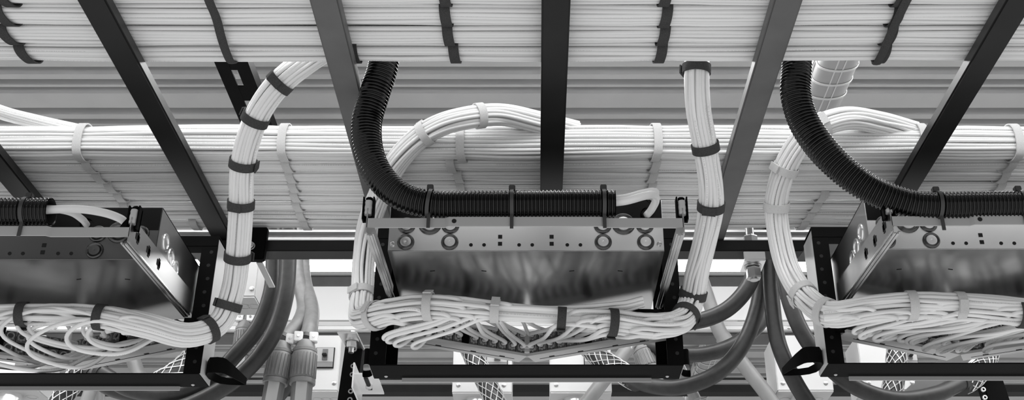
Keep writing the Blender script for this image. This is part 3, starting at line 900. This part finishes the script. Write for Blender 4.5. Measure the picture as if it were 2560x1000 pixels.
tight_lamp(.735, 1.35, 2.50, 1.585, 'unlit sealed lamp with clear ribbed lens, beside the right conduit')
tight_lamp(.715, 4.10, 4.95, 1.60, 'distant unlit sealed lamp seen between the hanging power cables')

# ================================================================== BUSWAY WITH TAP-OFF BOXES
D_BUS = 2.98
def zat(v, d): return float(P(1340, v, d)[2])
t = thing('busway_cover', (0, 3.3, zat(800, 3.3)), 'long white cover panels behind the power cables', 'panel')
seams = [-2.3, -1.62, -.98, -.33, .32, .545, 1.2, 1.85, 2.4]
for k in range(len(seams) - 1):
    MB().box(seams[k] + .0015, seams[k + 1] - .0015, 3.30, 3.312, zat(797, 3.3), zat(716, 3.3)).build('panel', 'panel_white', t, bevel=.001)
for k, (v0, v1, g) in enumerate(((797.5, 801, 'lens_edge'),)):
    MB().box(-2.3, 2.4, 3.294, 3.3, zat(v1, 3.3), zat(v0 - 6, 3.3)).build('bottom_edge', 'panel_white', t)
t = thing('cover_frame', (0, 3.35, zat(700, 3.35)), 'dark frame rail with a bright edge above the white cover panels', 'rail')
MB().box(-2.5, 2.5, 3.40, 3.43, zat(712, 3.4), zat(692, 3.4)).build('rail_face', 'strut_grey', t)
MB().box(-2.5, 2.5, 3.39, 3.43, zat(690, 3.4), zat(682, 3.4)).build('rail_edge', 'rail_alu', t, bevel=.001)
t = thing('busway', (0, D_BUS, zat(836, D_BUS)), 'pale busway track that the tap-off boxes hang from', 'busway')
MB().box(-2.4, 2.4, D_BUS, D_BUS + .09, zat(816, D_BUS), zat(803, D_BUS)).build('track', 'box_grey', t, bevel=.002)
MB().box(-2.4, 2.4, D_BUS - .008, D_BUS + .09, zat(828, D_BUS), zat(817, D_BUS)).build('track_lip', 'white_box', t, bevel=.002)
MB().box(-2.4, 2.4, D_BUS + .01, D_BUS + .08, zat(836, D_BUS), zat(829, D_BUS)).build('track_base', 'strut_grey', t)
for k in range(16):
    screw_at(t, (-2.2 + k * .29, D_BUS - .008, zat(822, D_BUS)), (0, -1, 0), .005, 'zinc')

def tap_box(u0, u1, v0, v1, d, label, breaker=None, depth=.13, gland=None, riser=0, skin='white_box'):
    a = P(u0, v1, d); b = P(u1, v1, d); z1 = zat(v0, d); z0 = a[2]
    t = thing('tap_off_box', ((a[0] + b[0]) / 2, d, z0), label, 'electrical box', 'tap-off boxes on the busway')
    MB().box(a[0], b[0], d, d + depth, z0 + .002, z1).build('box_body', skin, t, bevel=.002)
    bp = MB().box(a[0] + .001, b[0] - .001, d + .001, d + depth, z0 - .001, z0 + .002).build('bottom_plate', 'box_grey', t)  # shade of the underside put into a greyer colour than the body
    w = b[0] - a[0]
    for fr in (.2, .5, .8):
        MB().lathe((a[0] + w * fr, d + depth * .5, z0 - .001), (0, 0, -1), [(0, .016), (.0012, .0155), (.0012, .0135), (.0002, .013)], 22, cap=False).build('knockout', 'box_grey', bp, smooth=40)
    screw_at(t, (b[0] - w * .13, d, z0 + .022), (0, -1, 0), .006, 'zinc')
    screw_at(t, (a[0] + w * .1, d, z0 + .022), (0, -1, 0), .006, 'zinc')
    if breaker:
        bu0, bu1, bv0, bv1 = breaker
        p = P(bu0, bv1, d); q = P(bu1, bv0, d)
        br = MB().box(p[0], q[0], d - .004, d, p[2], q[2]).build('breaker_frame', 'hole_black', t)
        ww = q[0] - p[0]; hh = q[2] - p[2]
        MB().box(p[0] + .002, q[0] - .002, d - .0075, d - .004, p[2] + hh * .28, q[2] - .002).build('breaker_face', 'plug_light', br)
        MB().box(p[0] + .002, q[0] - .002, d - .007, d - .004, p[2] + .002, p[2] + hh * .27).build('breaker_foot', 'plug_grey', br)
        MB().box(p[0] + ww * .38, p[0] + ww * .66, d - .011, d - .0075, p[2] + hh * .36, q[2] - hh * .12).build('toggle_slot', 'jack_grey', br)
        MB().box(p[0] + ww * .40, p[0] + ww * .64, d - .024, d - .011, p[2] + hh * .50, p[2] + hh * .62).build('toggle', 'hole_black', br, bevel=.0015)
    if riser:
        MB().lathe(((a[0] + b[0]) / 2, d + depth * .5, z1 - .002), (0, 0, 1), [(0, .012), (H_DECK - z1 + .01, .012)], 16).build('riser_pipe', 'conduit_zinc', t, smooth=40)
    if gland:
        g = P(gland, v1, d)
        MB().lathe((g[0], d + .05, z0 - .001), (0, 0, -1), [(0, .030), (.012, .030), (.013, .034), (.030, .033), (.034, .027)], 26, cap=False).build('gland', 'satin_steel', t, smooth=40)
    return t
tap_box(770, 843, 838, 978, 2.9, 'grey-white tap-off box with a breaker beside the two round plugs', (787, 838, 870, 921))
tap_box(1130, 1279, 838, 983, 2.9, 'white tap-off box behind the left half of the middle patch panel', (1215, 1270, 880, 918), gland=1192)
tap_box(1375, 1530, 838, 982, 2.9, 'white tap-off box behind the right half of the middle patch panel', (1460, 1520, 880, 916), gland=1440)
tap_box(-70, 88, 838, 972, 2.9, 'white tap-off box under the left rack at the picture edge', (38, 76, 890, 918), gland=10)
tap_box(1945, 2085, 838, 978, 2.9, 'white tap-off box behind the left edge of the right rack', None, gland=2015)
tap_box(2160, 2303, 838, 977, 2.9, 'white tap-off box behind the right patch panel', (2255, 2290, 880, 912), gland=2200)
tap_box(560, 637, 640, 743, 2.55, 'metal box with shade painted into its grey, high up beside the left cable drop', None, depth=.11, riser=1, skin='box_grey')  # grey skin holds the shade that falls on this box

# ================================================================== POWER CABLES
def power_cable(label, pts, r=.0185, material='power_cable', group='thick hanging power cables', n=90):
    p = resample(pts, n)
    t = thing('power_cable', p[n // 2], label, 'cable', group)
    MB().tube(p, r, 18).build('cable_jacket', material, t, smooth=50)
    T, N, B = frames(p)
    for i in (0, n - 1):
        MB().ring(p[i], T[i], r * .98, r * 1.10, .012, 24).build('end_sleeve', 'power_cable', t, smooth=40)
    return t
power_cable('dark power cable bowing out left of the plugs, outer one', PATH((684, 560, 2.40), (684, 655, 2.40), (678, 730, 2.40), (648, 812, 2.41), (590, 885, 2.42), (525, 950, 2.44), (440, 985, 2.46), (330, 975, 2.5), (250, 930, 2.52)))
power_cable('dark power cable bowing out left of the plugs, inner one', PATH((722, 560, 2.36), (722, 655, 2.36), (716, 730, 2.36), (690, 820, 2.37), (640, 900, 2.38), (570, 962, 2.40), (480, 1010, 2.43), (380, 1040, 2.46)))
power_cable('grey power cable running down into the left round plug', PATH((738, 560, 2.62), (742, 680, 2.60), (760, 760, 2.56), (745, 810, 2.50), (708, 850, 2.46)), .0175, 'power_cable_grey')
power_cable('grey power cable running down into the right round plug', PATH((752, 560, 2.66), (758, 690, 2.62), (778, 770, 2.54), (775, 820, 2.48), (766, 850, 2.46)), .0185, 'power_cable_grey')
power_cable('dark power cable curving behind the right cable drop, uppermost loop', PATH((1893, 560, 2.42), (1888, 660, 2.42), (1868, 720, 2.42), (1815, 775, 2.43), (1740, 803, 2.45), (1650, 800, 2.5), (1560, 790, 2.56)))
power_cable('dark power cable sagging in the middle of three loops at right', PATH((1950, 560, 2.70), (1945, 700, 2.70), (1905, 800, 2.68), (1840, 858, 2.66), (1760, 885, 2.65), (1690, 883, 2.66), (1600, 860, 2.70)))
power_cable('dark power cable hanging in the lowest loop with a bright rim', PATH((1906, 560, 2.48), (1904, 680, 2.48), (1893, 770, 2.48), (1855, 865, 2.48), (1790, 935, 2.48), (1700, 968, 2.5), (1620, 962, 2.54), (1560, 935, 2.6)))
power_cable('dark power cable hanging straight down right of the hex nuts', PATH((1926, 560, 2.44), (1926, 655, 2.44), (1930, 750, 2.44), (1944, 850, 2.44), (1975, 930, 2.44), (2015, 1000, 2.44), (2060, 1060, 2.44)))
power_cable('dark power cable swooping under the right rack', PATH((1955, 560, 2.40), (1958, 660, 2.40), (1972, 745, 2.40), (2005, 830, 2.40), (2060, 905, 2.41), (2140, 968, 2.43), (2240, 998, 2.46), (2340, 985, 2.5), (2405, 955, 2.54)))
power_cable('dark power cable loop low under the left rack', PATH((230, 930, 2.62), (265, 965, 2.60), (330, 985, 2.58), (410, 990, 2.56), (500, 968, 2.52), (560, 945, 2.5)))
power_cable('dark power cable crossing behind the two round plugs', PATH((760, 860, 2.72), (735, 930, 2.72), (700, 985, 2.74), (640, 1040, 2.76)))

power_cable('thin grey power cable feeding the half hidden pale plug', PATH((655, 330, 2.80), (652, 450, 2.80), (650, 560, 2.80), (645, 660, 2.80), (632, 740, 2.78), (615, 798, 2.75), (611, 818, 2.75)), .012, 'power_cable_grey')

def gripped(label, pts, r=.024, nw=9, twist=2.2):
    """power cable inside a woven wire grip"""
    n = 70
    p = resample(pts, n)
    t = thing('gripped_cable', p[n // 2], label, 'cable', 'power cables in woven wire grips')
    MB().tube(p, r, 18).build('cable_jacket', 'power_cable', t, smooth=50)
    T, N, B = frames(p)
    s = np.linspace(0, 1, n)
    L = np.sum(np.linalg.norm(np.diff(p, axis=0), axis=1))
    turns = twist * L / .15
    for dr in (-1, 1):
        for k in range(nw):
            a = 2 * math.pi * k / nw + dr * s * turns * 1.6 + rng.normal(0, .05)
            rr = r + .0015 + .001 * np.sin(a * nw / 2)
            q = p + N * (np.cos(a) * rr)[:, None] + B * (np.sin(a) * rr)[:, None]
            MB().tube(q[4:-4], .0013, 5).build('grip_wire', 'wire', t, smooth=60)
    return t
gripped('black cable in a woven wire grip in front of the left white box', PATH((1165, 850, 2.80), (1190, 905, 2.78), (1218, 960, 2.76), (1250, 1030, 2.74)))
gripped('black cable in a woven wire grip under the middle patch panel, right of centre', PATH((1455, 850, 2.74), (1500, 895, 2.70), (1545, 925, 2.66), (1592, 955, 2.60)))
gripped('black cable in a woven wire grip hanging under the right patch panel', PATH((2240, 840, 2.76), (2241, 900, 2.74), (2235, 955, 2.72), (2215, 1030, 2.70)), .0235)
gripped('black cable in a woven wire grip at the far right end of the swooping loop', PATH((2478, 860, 2.66), (2462, 905, 2.62), (2436, 940, 2.58), (2400, 965, 2.55)))
gripped('black cable in a woven wire grip low under the left rack', PATH((225, 880, 2.66), (205, 920, 2.64), (175, 965, 2.64), (140, 1020, 2.64)))
gripped('black cable in a woven wire grip beside the left rack post', PATH((492, 880, 2.62), (465, 910, 2.60), (430, 938, 2.58), (390, 960, 2.56)))

# steel conduits
def conduit(label, pts, r=.016, material='conduit_zinc'):
    p = resample(pts, 60)
    t = thing('steel_conduit', p[30], label, 'conduit', 'grey steel conduits in the background')
    MB().tube(p, r, 16).build('pipe', material, t, smooth=50)
    T, N, B = frames(p)
    MB().ring(p[30], T[30], r, r * 1.12, .03, 20).build('coupling', material, t, smooth=40)
    return t
conduit('pale conduit slanting down right, behind the three cable loops', PATH((1735, 640, 2.92), (1775, 760, 2.92), (1800, 830, 2.92), (1850, 900, 2.92), (1920, 990, 2.92), (1960, 1050, 2.92)), .0195)
conduit('pale conduit slanting up under the middle rack, right of the white box', PATH((1440, 1040, 2.84), (1510, 950, 2.85), (1570, 870, 2.87), (1590, 840, 2.89), (1598, 800, 2.9)), .0185)
conduit('short pale conduit passing behind the right post of the middle rack', PATH((1640, 800, 3.2), (1690, 900, 3.2), (1740, 1000, 3.2)), .0165)
conduit('pale conduit leaning in the gap under the left rack', PATH((205, 1040, 2.95), (232, 960, 2.95), (262, 880, 2.95), (280, 800, 2.97)), .0175)
conduit('pale upright conduit behind the left patch panel', PATH((250, 1040, 3.15), (252, 950, 3.15), (256, 860, 3.15), (258, 780, 3.15)), .0125)
conduit('broad pale conduit beside the left patch panel', PATH((318, 860, 3.0), (335, 905, 3.0), (352, 960, 3.0), (370, 1040, 3.0)), .0195)

# ================================================================== ROUND PLUGS
def plug(label, top, bot, r=.0265):
    """twist-lock plug: clamp, tapered neck, ribbed barrel, collar and nose, along top -> bot"""
    a = np.asarray(top); b = np.asarray(bot); ax = unit(b - a); L = np.linalg.norm(b - a)
    t = thing('round_plug', b, label, 'plug', 'round power plugs')
    MB().lathe(a + ax * L * .02, ax, [(0, r * .62), (L * .02, r * .72), (L * .115, r * .86), (L * .14, r * .90)], 28).build('neck', 'plug_grey', t, smooth=40)
    MB().lathe(a + ax * L * .15, ax, [(0, r * .97), (L * .006, r), (L * .05, r), (L * .055, r * .97)], 28).build('shoulder_ring', 'plug_grey', t, smooth=40)
    br = MB().lathe(a + ax * L * .205, ax, [(0, r * .95), (L * .01, r * .99), (L * .40, r * 1.02), (L * .41, r * .98)], 32).build('barrel', 'plug_grey', t, smooth=40)
    u = np.array([1.0, 0, 0]); n = unit(u - np.dot(u, ax) * ax); bb = np.cross(ax, n)
    for k in range(22):
        ang = 2 * math.pi * k / 22; d = n * math.cos(ang) + bb * math.sin(ang)
        MB().beam(a + ax * L * .245 + d * r * 1.0, a + ax * L * .595 + d * r * 1.02, .0030, .0028, up=d).build('grip_rib', 'plug_grey', br)
    MB().lathe(a + ax * L * .62, ax, [(0, r * 1.0), (L * .005, r * 1.05), (L * .07, r * 1.05), (L * .078, r * 1.0)], 32).build('collar', 'plug_grey', t, smooth=40)
    MB().lathe(a + ax * L * .70, ax, [(0, r * .86), (L * .27, r * .84), (L * .30, r * .80)], 32).build('nose', 'plug_grey', t, smooth=40)
    f = n * 0.15 + np.cross(ax, n) * (-1 if np.cross(ax, n)[1] > 0 else 1)
    f = unit(f)
    c = a + ax * L * .84
    s = np.cross(ax, f)
    MB().hexa([c - s * .012 - ax * .03 + f * r * .80, c + s * .012 - ax * .03 + f * r * .80, c + s * .012 + ax * .03 + f * r * .80, c - s * .012 + ax * .03 + f * r * .80],
              [c - s * .012 - ax * .03 + f * r * .89, c + s * .012 - ax * .03 + f * r * .89, c + s * .012 + ax * .03 + f * r * .89, c - s * .012 + ax * .03 + f * r * .89]).build('rating_plate', 'plug_light', t)
    for sg in (-1, 1):
        q = a - ax * .004 + s * sg * r * .62 + f * .008
        cl = MB().hexa([q - s * .010 - ax * .011 - f * .010, q + s * .010 - ax * .011 - f * .010, q + s * .010 - ax * .011 + f * .008, q - s * .010 - ax * .011 + f * .008],
                       [q - s * .009 + ax * .012 - f * .010, q + s * .009 + ax * .012 - f * .010, q + s * .009 + ax * .012 + f * .008, q - s * .009 + ax * .012 + f * .008]).build('cord_clamp', 'clamp_white', t, bevel=.0015)
        MB().lathe(q + f * .008, f, [(0, .0032), (.002, .003)], 10).build('clamp_screw', 'zinc', cl, smooth=40)
    return t
plug('round grey plug with white cord clamps, left of the pair', P(707, 853, 2.44), P(678, 1010, 2.44))
plug('round grey plug with white cord clamps, right of the pair', P(765, 850, 2.44), P(751, 1012, 2.44), .0272)
plug('smaller pale plug half hidden behind the left bowing power cables', P(613, 800, 2.75), P(598, 930, 2.75), .022)
plug('dark plug with a white clamp above the bottom bar of the middle rack', P(1600, 862, 2.70), P(1640, 960, 2.68), .026)

# ================================================================== UPRIGHT STRUTS WITH BOLTS
def upright(label, u0, u1, v0, v1, d, bolts, lean=0.0):
    a = P(u0, v0, d); b = P(u1, v0, d); z0 = zat(v1, d)
    t = thing('upright_strut', ((a[0] + b[0]) / 2, d, z0), label, 'strut', 'bolted upright struts')
    dx = lean
    m = MB()
    m.hexa([(a[0] + dx, d, z0), (b[0] + dx, d, z0), (b[0] + dx, d + .003, z0), (a[0] + dx, d + .003, z0)], [(a[0], d, a[2]), (b[0], d, a[2]), (b[0], d + .003, a[2]), (a[0], d + .003, a[2])])
    for xx in (0, 1):
        e = (a[0], b[0])[xx]
        m.hexa([(e + dx - .0015, d + .003, z0), (e + dx + .0015, d + .003, z0), (e + dx + .0015, d + .04, z0), (e + dx - .0015, d + .04, z0)],
               [(e - .0015, d + .003, a[2]), (e + .0015, d + .003, a[2]), (e + .0015, d + .04, a[2]), (e - .0015, d + .04, a[2])])
    m.build('strut_channel', 'black_paint', t)
    for u, v in bolts:
        p = P(u, v, d)
        MB().lathe((p[0], d, p[2]), (0, -1, 0), [(0, .0065), (.001, .0065), (.003, .0055), (.003, .0030), (.0012, .0028)], 16, cap=False).build('bolt', 'zinc', t, smooth=40)
    return t, a, b
t, a, b = upright('dark upright strut with a row of bolts left of the middle rack', 864, 905, 866, 1060, 2.42, ((886, 874), (883, 916), (881, 937), (877, 979), (875, 1000)), -.010)
zp = zat(833, 2.325)
m = MB(); m.hexa([(a[0] - .004, 2.325, zp), (b[0] + .002, 2.325, zp), (b[0] + .006, 2.43, zp), (a[0] + .004, 2.43, zp)],
                 [(a[0] - .004, 2.325, zp + .004), (b[0] + .002, 2.325, zp + .004), (b[0] + .006, 2.43, zp + .004), (a[0] + .004, 2.43, zp + .004)])
m.build('top_plate', 'satin_steel', t, bevel=.0008)
c = P(880, 850, 2.37)
MB().lathe((c[0], 2.37, zp - .0025), (0, 0, 1), [(0, .015), (.0025, .015)], 18).build('washer', 'zinc', t, smooth=40)
hexnut(MB(), (c[0], 2.37, zp - .0165), .0115, .014).build('nut', 'zinc', t)
MB().lathe((c[0], 2.37, zp - .028), (0, 0, 1), [(0, .0062), (.05, .0065)], 12).build('threaded_end', 'zinc', t, smooth=40)
upright('dark upright strut with ring bolts under the right patch panel', 2442, 2492, 905, 1060, 2.62, ((2458, 974), (2462, 994)), .020)

# angle bracket with a slot under the left post of the middle rack
t = thing('angle_bracket', P(925, 985, 2.2), 'grey slotted angle bracket below the left post of the middle rack', 'bracket')
p0, p1, p2, p3 = P(900, 925, 2.05), P(940, 950, 2.05), P(957, 990, 2.12), P(922, 992, 2.12)
m = MB()
zz = zat(985, 2.2)
xl, xr = X_at(902, 985, 2.2), X_at(957, 985, 2.2)
m.box(xl, xr, 2.10, 2.22, zz + .006, zz + .009); m.box(xl - .003, xl, 2.10, 2.22, zz - .020, zz + .03)
m.build('bracket_plate', 'satin_steel', t)
MB().box((xl + xr) / 2 - .006, (xl + xr) / 2 + .002, 2.12, 2.19, zz + .0045, zz + .0059).build('slot', 'hole_black', t)
screw_at(t, ((xl + xr) / 2 - .002, 2.17, zz + .006), (0, 0, -1), .007, 'zinc', 'bolt', .006)

# dark diagonal brace low at right and far beam low in the picture
t = thing('diagonal_brace', P(2330, 960, 2.85), 'dark flat brace slanting behind the wire grip under the right rack', 'brace')
a, b = P(2255, 1020, 2.9), P(2440, 850, 2.9)
MB().beam(a, b, .004, .055, up=(-.6, 0, .8)).build('brace_bar', 'strut_grey', t)
MB().beam(a + np.array((.012, -.01, -.03)), b + np.array((.012, -.01, -.03)), .024, .004, up=(-.6, 0, .8)).build('brace_edge', 'rail_alu', t)
t = thing('far_beam', (0, 4.7, zat(975, 4.7)), 'dark far beam across the bottom of the picture, before the far lamp', 'beam')
MB().box(-3, 3, 4.70, 4.76, zat(980, 4.7), zat(962, 4.7)).build('beam_web', 'strut_paint', t)
MB().box(-3, 3, 4.68, 4.76, zat(962, 4.7), zat(960, 4.7)).build('beam_flange', 'rail_alu', t)
